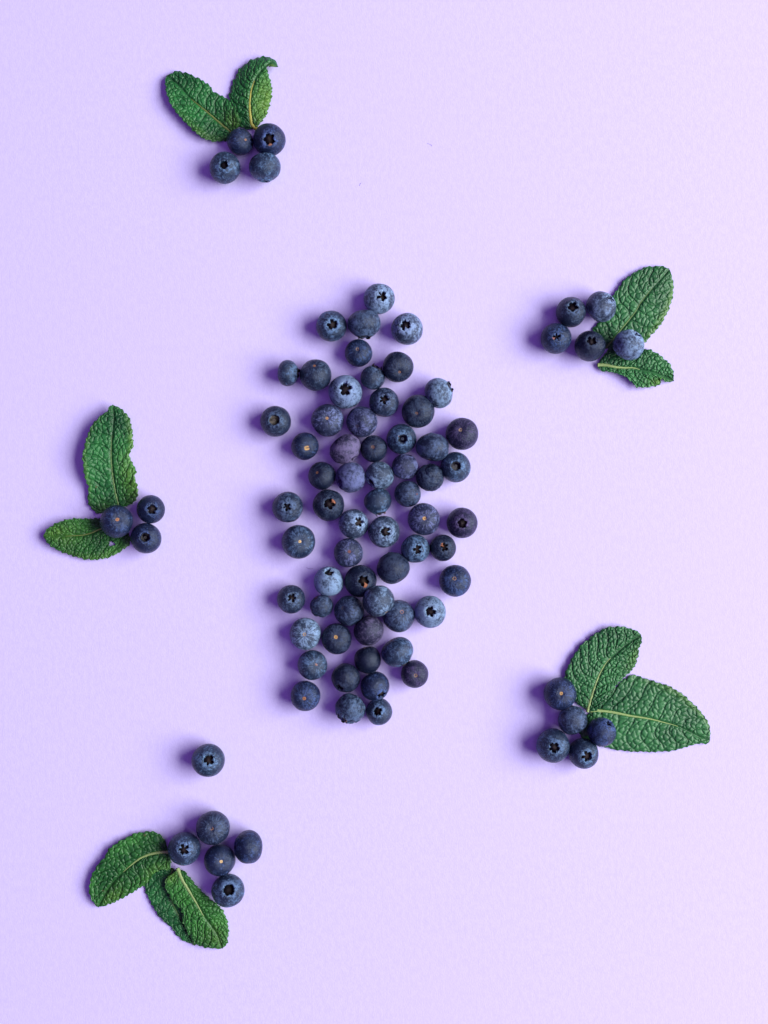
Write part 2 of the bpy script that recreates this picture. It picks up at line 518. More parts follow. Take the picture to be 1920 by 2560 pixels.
G0 = 'blueberries in the central pile'
GT = 'blueberries below the upper left mint leaves'
GR = 'blueberries beside the upper right mint leaves'
GL = 'blueberries beside the left mint leaves'
GB = 'blueberries beside the lower right mint leaves'
GD = 'blueberries beside the lower left mint leaves'
ORANGE = (0.30, 0.12, 0.06)
BERRIES = [
 # x, y, a, q, kind, ox, oy, crown, tint, bloom, scar, label, options
 (828.4, 815.1, 38.3, .86, 'C', .05, -.12, 'star', 'blue', .42, 'tan', G0, 'blueberry with tilted star crown, leftmost of the second row at the pile top', {}),
 (910, 808, 41, .82, 'C', .03, .97, 'flare', 'grey', .55, 'tan', G0, 'wide grey-blue blueberry on its side, its crown pointing down, just below the topmost berry', {}),
 (896.4, 882.2, 34.3, .88, 'S', -.09, -.29, 'star', 'navy', .35, 'tan', G0, 'streaked dark blueberry with small tan stem scar below the wide sideways berry', {}),
 (719, 932.3, 32.5, .76, 'C', 1.0, 0.0, 'flare', 'blue', .42, 'tan', G0, 'tiny blueberry lying on its side at the upper left end of the pile', {'below': False}),
 (789.5, 936.8, 39.5, .90, 'S', -.1, -.6, 'star', 'grey', .38, 'orange', G0, 'round blueberry with orange stem scar near its top, right of the tiny sideways berry', {'rs': .075}),
 (863, 979.2, 41.3, .86, 'C', 0, -.17, 'bigstar', 'pale', .62, 'tan', G0, 'large pale blue blueberry with the biggest open star crown in the pile', {}),
 (948.1, 747.2, 38.2, .88, 'C', .16, -.18, 'rag', 'pale', .52, 'tan', G0, 'topmost blueberry of the pile, pale with a dent in its right side', {'dent': (1, .28, .35, .10, .16)}),
 (1017.9, 822.9, 39.3, .88, 'C', -.14, -.25, 'wide', 'pale', .52, 'tan', G0, 'pale blueberry with dark brown crown hole, alone at the upper right of the pile', {}),
 (994.9, 917.5, 38.3, .90, 'S', .12, .37, 'star', 'black', .42, 'orange', G0, 'blackish blueberry with small reddish scar in its lower half, upper right pile edge', {'rs': .06}),
 (931.6, 944.6, 30.5, .92, 'C', .36, -.88, 'flare', 'grey', .42, 'tan', G0, 'small dark blueberry with a dry crown sticking up, left of the blackish berry', {}),
 (1097, 982.6, 37.5, .86, 'C', .80, -.48, 'flare', 'pale', .56, 'tan', G0, 'pale frosted blueberry with its dark crown at the right edge, upper right of pile', {}),
 (959.5, 1006.3, 36.5, .90, 'C', .0, -.2, 'star', 'grey', .42, 'tan', G0, 'dark blueberry with ragged star crown, right of the big pale star berry', {}),
 (1045.3, 1028.5, 40.7, .90, 'S', -.1, .12, 'star', 'black', .45, 'brown', G0, 'large charcoal blueberry with brown pinpoint scar, touching the pale frosted berry', {'rs': .06}),
 (689.9, 1053.8, 38.3, .86, 'C', -.13, -.1, 'round', 'grey', .34, 'tan', G0, 'dark blueberry with round grey-brown crater, alone off the upper left of the pile', {'floor': (.11, .095, .085)}),
 (818.5, 1050.2, 40.2, .88, 'S', -.03, -.12, 'star', 'lilac', .40, 'tan', G0, 'blue blueberry with olive stem scar, just below the big pale star berry', {'rs': .09}),
 (905, 1054.6, 38.3, .88, 'S', -.36, .32, 'star', 'lilac', .48, 'dark', G0, 'frosted blueberry with a hollow dark scar low on its left side', {'rs': .08}),
 (762, 1115.6, 34, .88, 'S', .16, .13, 'star', 'navy', .28, 'gold', G0, 'dark blueberry with the largest bright golden stem scar, left edge of the pile', {'rs': .16}),
 (862.8, 1122, 40.5, .79, 'C', .62, .76, 'wide', 'violet', .62, 'tan', G0, 'dusty purple oval blueberry tilted on its side in the middle of the pile', {'wr': .25}),
 (934.3, 1121.8, 33.3, .90, 'S', -.08, -.14, 'star', 'black', .36, 'orange', G0, 'small dark blueberry with orange-brown scar, right of the dusty purple oval', {'rs': .085}),
 (1003.7, 1097.9, 37.4, .86, 'C', .08, -.02, 'round', 'blue', .40, 'tan', G0, 'blueberry with round blue-floored crater and pale ring, right of centre of the pile', {'floor': (.04, .05, .08), 'tipcol': ORANGE}),
 (1080.8, 1118.9, 41.5, .80, 'C', .25, -.95, 'star', 'grey', .52, 'tan', G0, 'large smooth egg-shaped blueberry showing no crown, left of the wine-dimpled berry', {'below': True}),
 (1155, 1084.5, 40, .90, 'S', -.1, -.27, 'star', 'plum', .46, 'straw', G0, 'plum-dark blueberry with yellow scar in a wine-red dimple, rightmost upper edge', {'rs': .085}),
 (1138.4, 1167.5, 37, .88, 'C', .03, -.08, 'round', 'blue', .34, 'tan', G0, 'blueberry with round grey crater at the right edge, below the wine-dimpled berry', {'floor': (.07, .07, .08)}),
 (1011.9, 1167.5, 32.6, .94, 'C', .2, -.90, 'wide', 'lilac', .46, 'tan', G0, 'small violet-blue blueberry with its crown at the upper rim, below the pale-ringed crater berry', {}),
 (1075.2, 1193, 35.3, .94, 'C', .3, .8, 'star', 'black', .58, 'tan', G0, 'wrinkled dark blueberry with a crumpled middle, below the large egg-shaped berry', {'wr': 1.0, 'below': True}),
 (804.6, 1189.4, 34.5, .92, 'S', -.36, -.24, 'star', 'black', .36, 'brown', G0, 'dark blueberry with two brown spots, left of the lilac berry with torn crater', {'rs': .08}),
 (877.4, 1193, 37.5, .94, 'C', -.80, .30, 'hole', 'lilac', .66, 'tan', G0, 'pale lilac blueberry with a dark torn crater on its left side', {'cs': 1.15, 'wr': .25}),
 (949.5, 1188.9, 35.3, .92, 'C', -.66, .50, 'wide', 'pale', .44, 'tan', G0, 'frosted round blueberry with its crown at lower left, centre of the pile', {}),
 (1019.1, 1234.4, 32.5, .96, 'S', .75, .03, 'star', 'grey', .48, 'red', G0, 'dull grey-blue berry with faint red scar on the right, left below the wrinkled one', {'rs': .07}),
 (719.1, 1268.3, 38, .88, 'C', -.05, -.02, 'shut', 'grey', .42, 'tan', G0, 'grey-blue blueberry with folded shut crown, upper of two alone on the left', {'cs': 1.1, 'wr': .2}),
 (821.2, 1262.6, 39.6, .88, 'C', .04, -.08, 'star', 'black', .46, 'tan', G0, 'blackish blueberry with star crown and an orange fleck, left side of the pile', {'tipcol': ORANGE, 'cs': 1.08}),
 (944, 1253, 34.3, .88, 'C', .22, .88, 'flare', 'blue', .30, 'tan', G0, 'dark blueberry with brown crown pointing down at its lower rim, centre of the pile', {'tipcol': ORANGE}),
 (883.9, 1310.3, 37.3, .88, 'C', .38, -.16, 'star', 'pale', .44, 'tan', G0, 'blueberry with a black star crown off to its right, below the orange-flecked berry', {}),
 (959.5, 1329, 39.2, .88, 'C', .12, 0, 'wide', 'pale', .44, 'tan', G0, 'blueberry with three-lobed dark crown hole, below the berry with downward crown', {}),
 (1059.2, 1298.8, 40.2, .90, 'S', .06, -.07, 'star', 'lilac', .42, 'gold', G0, 'violet-blue blueberry with golden ringed scar, right part of the pile', {'rs': .115}),
 (1155, 1307.5, 37.8, .88, 'C', 0, .03, 'wide', 'plum', .42, 'tan', G0, 'purple-black blueberry with wide shallow star crown, alone at the right edge', {}),
 (1038.4, 1372.4, 35.5, .88, 'C', .15, .04, 'star', 'blue', .44, 'tan', G0, 'blueberry with a lopsided crown hole, directly below the golden ringed one', {}),
 (1107.6, 1369.5, 32.8, .88, 'C', .1, -.05, 'rag', 'black', .38, 'tan', G0, 'small black blueberry with orange-flecked ragged crown, near the right edge', {'tipcol': ORANGE, 'cs': .9}),
 (983.2, 1420, 40.8, .92, 'C', -.5, -.8, 'star', 'black', .62, 'pink', G0, 'large smooth blackish blueberry with a soft sheen and no crown showing', {'below': True, 'rs': .05}),
 (1138, 1452, 38.6, .90, 'S', -.05, -.16, 'star', 'navy', .46, 'tan', G0, 'blueberry with small tan scar, alone at the lower right of the pile', {'rs': .085}),
 (747.2, 1354.6, 42, .88, 'S', .04, -.03, 'star', 'blue', .34, 'straw', G0, 'largest blueberry off the left edge, tan bead scar at its centre', {'rs': .085}),
 (870.7, 1382.4, 36.5, .90, 'S', .07, -.1, 'star', 'lilac', .38, 'red', G0, 'blueberry with dark red scar, left of the large smooth blackish one', {'rs': .085}),
 (822.2, 1452.8, 37, .90, 'C', 0, -.63, 'wide', 'pale', .72, 'tan', G0, 'bright pale blue berry with its crown at the top, lower left of the pile', {}),
 (900.9, 1453.1, 39.7, .90, 'C', .2, -.03, 'rag', 'black', .34, 'tan', G0, 'black blueberry with large ragged reddish crown, right of the bright pale berry', {'tipcol': ORANGE}),
 (728, 1498.2, 35.1, .88, 'C', .05, -.1, 'star', 'grey', .34, 'tan', G0, 'dark blueberry with ragged star crown, alone on the lower left edge of the pile', {}),
 (803.8, 1515, 29.3, .94, 'C', .5, .82, 'star', 'grey', .48, 'tan', G0, 'smallest wrinkled dark blueberry, under the bright pale blue one', {'wr': .8, 'below': True}),
 (873, 1527, 36.8, .94, 'S', -.45, -.2, 'star', 'grey', .42, 'dark', G0, 'shaded dark blueberry with faint scar, left under the berry that rides on top', {'rs': .08}),
 (945.6, 1502.6, 39.5, .92, 'C', -.55, -.75, 'star', 'pale', .42, 'tan', G0, 'frosted blueberry with a dark patch, riding on top of its neighbours', {'below': True, 'lift': 22}),
 (997, 1540, 40, .90, 'S', .2, -.27, 'star', 'grey', .48, 'pink', G0, 'blueberry with pinkish scar, partly covered by the frosted one riding on top', {'rs': .09}),
 (921.6, 1576, 37.8, .90, 'C', .62, .74, 'wide', 'violet', .44, 'tan', G0, 'greyish purple blueberry with a faint dimple, below the one riding on top', {'below': True}),
 (1075.8, 1529.9, 39.2, .88, 'C', .02, -.02, 'star', 'pale', .68, 'tan', G0, 'bright pale blueberry with a black star crown, right edge of the lower pile', {'cs': 1.1}),
 (763.1, 1584.2, 39, .88, 'S', -.05, .05, 'star', 'pale', .56, 'gold', G0, 'pale blue berry with gold scar at its centre, lower left edge of the pile', {'rs': .09}),
 (841.7, 1596.9, 37.6, .90, 'S', -.07, -.12, 'star', 'black', .44, 'gold', G0, 'dark blueberry with gold scar, right of the pale gold-scarred one', {'rs': .10}),
 (780.6, 1662.9, 36.7, .90, 'S', .26, 0, 'star', 'blue', .40, 'pink', G0, 'mottled blueberry with ringed pinkish tan scar right of its centre, lower left edge', {'rs': .105}),
 (919.8, 1648.6, 33.7, .96, 'C', .25, .95, 'star', 'black', .20, 'tan', G0, 'plain round blackish blueberry without crown or scar, lower part of the pile', {'below': True}),
 (993, 1629.5, 40.5, .82, 'C', .5, .84, 'flare', 'blue', .44, 'tan', G0, 'mottled oval blueberry lying on its side, right of the plain blackish one', {'below': True}),
 (1036.4, 1684.8, 34.5, .90, 'S', .08, .12, 'star', 'plum', .28, 'gold', G0, 'dark purple blueberry with golden scar, lower right tip of the pile', {'rs': .10}),
 (864.7, 1694.4, 35.8, .92, 'C', -.44, .68, 'star', 'black', .40, 'tan', G0, 'blackish satin blueberry with its crown at lower left, above the wrinkled one', {}),
 (937, 1715.6, 36, .92, 'C', .47, .62, 'wide', 'navy', .34, 'tan', G0, 'dark blue berry with open crown at lower right, above the bottommost berry', {}),
 (763.1, 1740, 36.8, .90, 'S', -.08, .18, 'star', 'navy', .44, 'orange', G0, 'lowest blueberry of the left edge, brown-orange scar in a deep dimple', {'rs': .11}),
 (875.7, 1771, 38.3, .92, 'C', -.56, .68, 'flare', 'grey', .54, 'tan', G0, 'wrinkled blueberry with dry brown crown at lower left, at the pile bottom', {'wr': .9, 'tipcol': (.10, .07, .05)}),
 (947.5, 1779.5, 32.8, .90, 'C', -.1, -.03, 'rag', 'blue', .36, 'tan', G0, 'bottommost blueberry of the pile with ragged dark crown', {}),
 # below the upper left leaves
 (600.9, 354.6, 31.8, .93, 'S', .45, -.2, 'star', 'navy', .30, 'orange', GT, 'small navy blueberry with orange scar, touching the upper left mint leaves', {'rs': .10}),
 (673, 349, 39.6, .90, 'C', 0, -.03, 'star', 'navy', .28, 'tan', GT, 'large dark blueberry with brown-flecked star crown under the upper curled leaf', {'tipcol': (.22, .10, .06), 'cs': 1.1}),
 (561.9, 419.9, 38.4, .88, 'C', -.05, -.2, 'hole', 'blue', .36, 'tan', GT, 'blueberry with round black hole crown, lower left of the four at upper left', {'cs': .85}),
 (661.9, 417, 38.8, .88, 'C', 0, .86, 'wide', 'blue', .42, 'tan', GT, 'frosted blueberry on its side, lower right of the four at upper left', {'cs': .7}),
 # beside the upper right leaves
 (1427.5, 780, 36.8, .90, 'C', .12, -.34, 'star', 'grey', .32, 'tan', GR, 'dark blueberry with star crown near its top, left beside the upper right leaves', {}),
 (1502, 767, 38.2, .88, 'C', .62, -.52, 'wide', 'pale', .46, 'tan', GR, 'pale blueberry with crown at its right rim, touching the upper right leaf edge', {}),
 (1390.2, 846.4, 37.7, .90, 'C', .03, -.1, 'shut', 'navy', .32, 'tan', GR, 'dark blueberry with nearly closed pink-flecked crown, leftmost in the upper right group', {'tipcol': (.30, .14, .12)}),
 (1475, 864.7, 38, .92, 'C', .1, -.33, 'wide', 'black', .34, 'tan', GR, 'blackish blueberry with heart-shaped crown hole, left of the leaf stalk at right', {'cs': .9}),
 (1571.5, 862.8, 38.6, .90, 'C', .5, -.70, 'wide', 'pale', .56, 'tan', GR, 'bright pale blueberry resting on both upper right mint leaves', {'lift': 9}),
 # beside the left leaves
 (291.2, 1303.6, 40, .92, 'S', .04, -.14, 'star', 'navy', .28, 'orange', GL, 'navy blueberry with tan ring scar, lying on the two left mint leaves', {'lift': 8, 'rs': .10}),
 (377.3, 1273.2, 34.6, .90, 'C', .08, .02, 'star', 'navy', .26, 'tan', GL, 'dark blueberry with sharp black star crown, upper right of the left trio', {'cs': 1.05}),
 (365, 1345.9, 37.6, .90, 'C', -.06, -.07, 'round', 'navy', .28, 'tan', GL, 'dark blueberry with round crater crown, bottom of the left trio', {'floor': (.05, .048, .052), 'cs': .95}),
 # beside the lower right leaves
 (1400, 1734, 39.7, .92, 'S', .1, 0, 'star', 'navy', .36, 'gold', GB, 'blueberry with golden scar and fine streaks, topmost beside the lower right leaves', {'rs': .105}),
 (1431.4, 1800.5, 36, .94, 'C', -.4, -.86, 'flare', 'grey', .46, 'tan', GB, 'plain grey-blue berry without crown facing up, middle of the lower right five', {}),
 (1382.7, 1864, 41, .88, 'C', .06, .12, 'wide', 'blue', .38, 'tan', GB, 'large blueberry with open star crater, leftmost beside the lower right leaves', {}),
 (1459.2, 1883, 37.2, .90, 'C', .2, .2, 'star', 'blue', .32, 'tan', GB, 'dark blueberry with brown star crown, bottom of the lower right five', {'cs': 1.1}),
 (1504.3, 1830.3, 36, .92, 'C', .47, -.62, 'star', 'navy', .44, 'tan', GB, 'blueberry resting on the big lower right leaf, crown at its upper right', {'lift': 7, 'cs': .85}),
 # lone one and the lower left group
 (520.9, 1901.8, 40.7, .88, 'C', .02, -.03, 'star', 'blue', .34, 'tan', GD, 'lone blueberry lying apart on bare paper above the lower left group', {}),
 (532.7, 2070, 41.2, .90, 'S', -.1, .02, 'star', 'grey', .40, 'orange', GD, 'topmost blueberry of the lower left group, streaked with an orange-brown scar', {'rs': .085}),
 (460.6, 2121.5, 40.5, .88, 'C', -.02, .04, 'star', 'blue', .32, 'tan', GD, 'blueberry with star crown touching the lower left leaf stalk', {'cs': 1.05}),
 (549.3, 2150.7, 38.8, .92, 'S', .1, .1, 'star', 'navy', .26, 'straw', GD, 'dark blueberry with pale straw scar, middle of the lower left group', {'rs': .08}),
 (621.9, 2117.9, 41, .82, 'C', -1.0, -.05, 'star', 'navy', .34, 'tan', GD, 'narrow blueberry standing on its side, rightmost of the lower left group', {}),
 (570.4, 2226, 40.3, .90, 'C', .04, -.03, 'hole', 'blue', .44, 'tan', GD, 'blueberry with wide dark crown hole, bottom of the lower left group', {'cs': 1.12}),
]
for i, b in enumerate(BERRIES):
    x, y, a, q, kind, ox, oy, crown, tint, bloom, scar, grp, lab, opt = b
    berry(i, x, y, a, q, kind, ox, oy, crown, tint, bloom, scar, lab, grp, opt)

# ------------------------------------------------------------------ mint leaves
def crom(pts, n):
    p = np.array(pts, float)
    seg = np.concatenate([[0], np.cumsum(np.linalg.norm(np.diff(p, axis=0), axis=1))])
    seg /= seg[-1]
    q = np.vstack([2 * p[0] - p[1], p, 2 * p[-1] - p[-2]])
    u = np.linspace(0, 1, n)
    i = np.clip(np.searchsorted(seg, u, side='right') - 1, 0, len(p) - 2)
    t = ((u - seg[i]) / (seg[i + 1] - seg[i]))[:, None]
    p0, p1, p2, p3 = q[i], q[i + 1], q[i + 2], q[i + 3]
    return 0.5 * ((2 * p1) + (p2 - p0) * t + (2 * p0 - 5 * p1 + 4 * p2 - p3) * t ** 2 + (3 * p1 - p0 - 3 * p2 + p3) * t ** 3)

def lin(vals, u):
    vals = np.array(vals, float)
    xs = np.linspace(0, 1, len(vals))
    f = np.interp(u, xs, vals)
    k = np.ones(9) / 9
    return np.convolve(np.pad(f, 4, mode='edge'), k, 'valid')

def cells(s, t, seed):
    """F1, F2 of jittered-grid Voronoi"""
    def hsh(i, j, k):
        v = np.sin(i * 127.1 + j * 311.7 + k * 74.7 + seed * 19.19) * 43758.5453
        return v - np.floor(v)
    fi, fj = np.floor(s), np.floor(t)
    d1 = np.full(s.shape, 9.0)
    d2 = np.full(s.shape, 9.0)
    hid = np.zeros(s.shape)
    for di in (-1, 0, 1):
        for dj in (-1, 0, 1):
            gi, gj = fi + di, fj + dj
            cx = gi + 0.5 + (hsh(gi, gj, 1) - 0.5) * 0.85
            cy = gj + 0.5 + (hsh(gi, gj, 2) - 0.5) * 0.7 + 0.5 * (np.mod(gi, 2) - 0.5)
            d = np.hypot(s - cx, t - cy)
            nearer = d < d1
            d2 = np.where(nearer, d1, np.minimum(d2, d))
            hid = np.where(nearer, hsh(gi, gj, 3), hid)
            d1 = np.where(nearer, d, d1)
    return d1, d2, hid

def leaf(seed, org, k, mid, left, right, zm, zl, zr, mat, rib, label, group, N=9, c=0.20, cell=11.0,
         pucker=2.6, ribr=(3.2, 0.8), riblen=0.8, stalk=8, young=None, tipdark=0.5, hole=None, wave=1.0):
    rng = np.random.default_rng(seed)
    NU, NV = 190, 62
    cv = lambda pts: [(org[0] + x / k, org[1] + y / k) for x, y in pts]
    mid, left, right = cv(mid), cv(left), cv(right)
    M, L, R = crom(mid, NU), crom(left, NU), crom(right, NU)
    # pull the ends of both edges onto the midrib's ends
    u = np.linspace(0, 1, NU)
    wtip = np.clip((u - 0.955) / 0.045, 0, 1)[:, None] ** 2
    wbas = np.clip((0.03 - u) / 0.03, 0, 1)[:, None]
    tip = (L[-1] + R[-1]) / 2
    L = L * (1 - wtip) + tip * wtip
    R = R * (1 - wtip) + tip * wtip
    L = L * (1 - wbas) + M[0] * wbas
    R = R * (1 - wbas) + M[0] * wbas
    M = M * (1 - wtip) + tip * wtip
    length = np.linalg.norm(np.diff(M, axis=0), axis=1).sum()
    ZM, ZL, ZR = lin(zm, u), lin(zl, u), lin(zr, u)
    v = np.concatenate([-np.linspace(1, 0, NV, endpoint=False), np.linspace(0, 1, NV + 1)])
    nv = len(v)
    X = np.zeros((NU, nv, 3)); VE = np.zeros((NU, nv)); ED = np.zeros((NU, nv)); YO = np.zeros((NU, nv))
    for side, E, ZE in ((-1, L, ZL), (1, R, ZR)):
        idx = np.where(v <= 0)[0] if side < 0 else np.where(v >= 0)[0]
        av = np.abs(v[idx])[None, :]
        U = u[:, None] + 0 * av
        AV = av + 0 * U
        W = np.linalg.norm(E - M, axis=1)[:, None]
        # serrated margin
        nt = max(14, int(length / 11.5))
        tph = (U * nt + 0.12 * np.sin(U * 23 + seed) + seed * 0.37) % 1.0
        tooth = np.where(tph < 0.78, tph / 0.78, (1 - tph) / 0.22)
        amp = (2.2 + 2.2 * np.abs(np.sin(U * 31 + seed * 2 + side))) * np.clip(W / 18, 0, 1)
        edge = np.clip((AV - 0.86) / 0.14, 0, 1)
        D = (E - M)[:, None, :]
        off = (tooth - 0.55) * amp * edge / np.maximum(W, 1.0)
        wob = 0.8 * np.sin(U * 57 + side * 2 + seed) * edge / np.maximum(W, 1)
        XY = M[:, None, :] + D * (AV + off + wob)[:, :, None]
        # side veins and the blistered fields between them
        s = N * (U - c * AV * (0.55 + 0.45 * AV) * np.clip(W / W.max(), 0, 1)) + 0.22 * np.sin(AV * 5 + U * 9 + seed * side) + (0.35 if side > 0 else 0)
        fr = np.abs(s - np.round(s)) / N * length
        ca, sa = math.cos(seed), math.sin(seed)
        gx = (XY[:, :, 0] * ca - XY[:, :, 1] * sa) / cell + 0.18 * np.sin(XY[:, :, 1] / 9.0)
        gy = (XY[:, :, 0] * sa + XY[:, :, 1] * ca) / cell + 0.18 * np.sin(XY[:, :, 0] / 8.0)
        d1, d2, hid = cells(gx, gy, seed + (5 if side > 0 else 0))
        net = np.minimum(np.clip((d2 - d1) / 0.55, 0, 1), np.clip(fr / 4.0, 0, 1))
        dome = 1 - (1 - net) ** 2.2
        e1, e2, _h = cells(gx * 2.2 + 7, gy * 2.2, seed + 31)
        fine = np.clip((e2 - e1) / 0.5, 0, 1)
        lat = np.exp(-(fr / 1.7) ** 2)
        rw = np.exp(-(AV * W / 3.8) ** 2)
        fade = np.clip(AV * W / 7, 0, 1) * (0.45 + 0.55 * np.clip((1 - AV) * W / 6, 0, 1))
        pk = pucker * (0.75 + 0.5 * hid)
        z = ZM[:, None] * (1 - AV ** 1.6) + ZE[:, None] * AV ** 1.6
        z = z + wave * 1.6 * np.sin(U * 13 + seed + side) * AV * np.clip(W / 30, 0, 1)
        quilt = np.abs(np.sin(math.pi * s)) ** 0.7
        z = z + (dome * pk * 1.05 + fine * 0.4 + quilt * 1.1 - lat * 0.8) * fade - rw * 1.2
        z = z + edge * 1.3 * np.sin(U * nt * 3.1 + side)
        X[:, idx, :2] = XY
        X[:, idx, 2] = z
        VE[:, idx] = np.clip(np.maximum((1 - np.clip((d2 - d1) / 0.20, 0, 1)) * 0.8, lat * 0.9) * np.clip(AV * W / 4, 0, 1) + rw, 0, 1)
        ED[:, idx] = np.clip(np.clip((AV - 0.93) / 0.07, 0, 1) * 0.55 + np.clip((U - 0.9) / 0.1, 0, 1) * 0.55, 0, 1) * tipdark
        if young is not None:
            for (ua, va, ru, rv, st) in young:
                sv = AV * side
                YO[:, idx] = np.maximum(YO[:, idx], st * np.exp(-((U - ua) / ru) ** 2 - ((sv - va) / rv) ** 2))
    X[:, :, 2] = np.maximum(X[:, :, 2], 2.6)
    zz = X[:, :, 2]
    kk = (H - zz) / H * PX
    V = np.stack([(X[:, :, 0] - 960) * kk, (1280 - X[:, :, 1]) * kk, zz * PX], -1)
    org3 = P(mid[0][0], mid[0][1], 0)
    Vl = V - np.array(org3)[None, None, :]
    keep = np.ones((NU - 1, nv - 1), bool)
    if hole is not None:
        hx, hy, hrx, hry = org[0] + hole[0] / k, org[1] + hole[1] / k, hole[2] / k, hole[3] / k
        cx = (X[:-1, :-1, 0] + X[1:, 1:, 0]) / 2 - hx
        cy = (X[:-1, :-1, 1] + X[1:, 1:, 1]) / 2 - hy
        ang = np.arctan2(cy, cx)
        rr = np.hypot(cx / hrx, cy / hry)
        keep = rr > 1 + 0.22 * np.sin(ang * 3 + 1) + 0.12 * np.sin(ang * 7)
    root = bpy.data.objects.new('mint_leaf', None)
    COL.objects.link(root)
    root.empty_display_size = 0.01
    root.location = org3
    root['label'] = label
    root['category'] = 'mint leaf'
    root['group'] = group
    flip = np.cross(V[NU // 2 + 1, NV] - V[NU // 2, NV], V[NU // 2, NV + 5] - V[NU // 2, NV])[2] < 0
    fs = []
    for i in range(NU - 1):
        for j in range(nv - 1):
            if keep[i, j]:
                a = i * nv + j
                q = (a, a + nv, a + nv + 1, a + 1)
                fs.append(q[::-1] if flip else q)
    me = mesh_from('leaf_blade', Vl.reshape(-1, 3), fs)
    for nm, arr in (('vein', VE), ('edge', ED), ('young', YO)):
        at = me.attributes.new(nm, 'FLOAT', 'POINT')
        at.data.foreach_set('value', np.clip(arr, 0, 1).astype(np.float32).ravel())
    bl = link('blade', me, M_LEAF[mat], root)
    so = bl.modifiers.new('thickness', 'SOLIDIFY')
    so.thickness = 1.6 * PX
    so.offset = -1
    # midrib with its cut stalk end
    e = max(3, int(NU * riblen))
    d0 = M[0] - M[6]
    d0 /= np.linalg.norm(d0)
    pts, rad = [], []
    for q in np.linspace(stalk, 0, 4, endpoint=False):
        pts.append((*(M[0] + d0 * q), max(ribr[0] + 0.6, ZM[0] + 0.2)))
        rad.append(ribr[0] * (1.0 + 0.12 * q / max(stalk, 1)))
    for i in range(0, e, 3):
        f = i / e
        pts.append((M[i, 0], M[i, 1], max(zz[i, NV] + 0.2, ribr[0] * (1 - f) + 0.6)))
        rad.append(ribr[0] * 1.12 * (1 - f) ** 0.9 + ribr[1] * 0.8 * f)
    n = 10
    pw = [Vector(P(*p)) - org3 for p in pts]
    vv, ff = [], []
    for i, p in enumerate(pw):
        dirv = (pw[min(i + 1, len(pw) - 1)] - pw[max(i - 1, 0)]).normalized()
        sx = dirv.cross(Vector((0, 0, 1))).normalized()
        sy = sx.cross(dirv).normalized()
        for j in range(n):
            an = 2 * math.pi * j / n
            vv.append(p + (sx * math.cos(an) + sy * math.sin(an) * 0.8) * rad[i] * PX)
    for i in range(len(pw) - 1):
        for j in range(n):
            ff.append((i * n + j, i * n + (j + 1) % n, (i + 1) * n + (j + 1) % n, (i + 1) * n + j))
    ff.append(tuple(reversed(range(n))))
    ff.append(tuple((len(pw) - 1) * n + j for j in range(n)))
    link('midrib', mesh_from('midrib', vv, ff), M_RIB[rib], root)
    return root

GM = 'mint leaves laid out on the lavender paper'
# upper left pair
o, k = (380, 120), 4.608
leaf(11, o, k,
     [(905, 965), (800, 880), (660, 760), (540, 660), (420, 560), (330, 455), (170, 318)],
     [(905, 985), (870, 1055), (760, 1080), (640, 1060), (530, 1000), (420, 895), (330, 800), (240, 690), (190, 590), (160, 480), (150, 390), (170, 320)],
     [(920, 960), (1000, 905), (1012, 820), (965, 720), (890, 610), (830, 560), (720, 505), (640, 410), (520, 340), (430, 298), (310, 265), (230, 283), (170, 315)],
     [6, 10, 14, 16, 16, 14], [6, 12, 22, 24, 22, 14], [10, 30, 16, 10, 8, 12], 'deep', 'olive',
     'straight dark green mint leaf pointing up left, above the small navy berry', GM, N=9, ribr=(3.6, 0.8), riblen=.62, stalk=3,
     young=[(.12, .7, .12, .5, .55), (.3, -.9, .3, .2, .35)])
leaf(12, o, k,
     [(1195, 925), (1150, 880), (1130, 760), (1125, 640), (1140, 500), (1170, 400), (1215, 310), (1300, 215), (1385, 165), (1450, 210)],
     [(1180, 945), (1080, 930), (1010, 900), (950, 760), (890, 620), (895, 500), (940, 370), (1000, 250), (1090, 170), (1180, 120), (1280, 97), (1370, 110), (1430, 160), (1450, 205)],
     [(1215, 925), (1245, 870), (1310, 790), (1350, 680), (1380, 560), (1380, 440), (1350, 330), (1325, 250), (1322, 218), (1345, 205), (1395, 215), (1450, 212)],
     [8, 16, 22, 24, 26, 30, 26], [5, 6, 6, 6, 8, 12, 16], [8, 10, 12, 12, 14, 28, 36], 'deep', 'yellow',
     'mint leaf with hooked curling tip and yellow stalk at upper left', GM, N=9, ribr=(4.6, 0.7), riblen=.62, stalk=7,
     young=[(.35, .75, .35, .6, .95), (.93, .9, .06, .5, 1.0)], tipdark=.2)
# upper right pair
o, k = (1320, 640), 4.1475
leaf(13, o, k,
     [(810, 950), (870, 880), (940, 790), (1030, 680), (1110, 580), (1170, 480), (1240, 390), (1330, 290), (1420, 190), (1464, 133)],
     [(800, 955), (720, 880), (668, 765), (730, 690), (790, 600), (850, 480), (890, 400), (990, 255), (1090, 180), (1200, 122), (1320, 103), (1420, 112), (1462, 135)],
     [(830, 960), (950, 960), (1080, 930), (1215, 893), (1290, 810), (1360, 735), (1440, 600), (1490, 470), (1510, 350), (1500, 230), (1480, 180), (1464, 140)],
     [4, 5, 7, 10, 12, 12, 8], [4, 3, 5, 9, 8, 8, 8], [4, 4, 4, 6, 6, 5, 8], 'cool', 'green',
     'broad smooth green mint leaf pointing up right, with a pale berry on its base', GM, N=8, cell=14, ribr=(2.6, 0.6), riblen=.75, stalk=3,
     pucker=2.4, young=[(.6, .95, .4, .14, .55)], tipdark=.1)
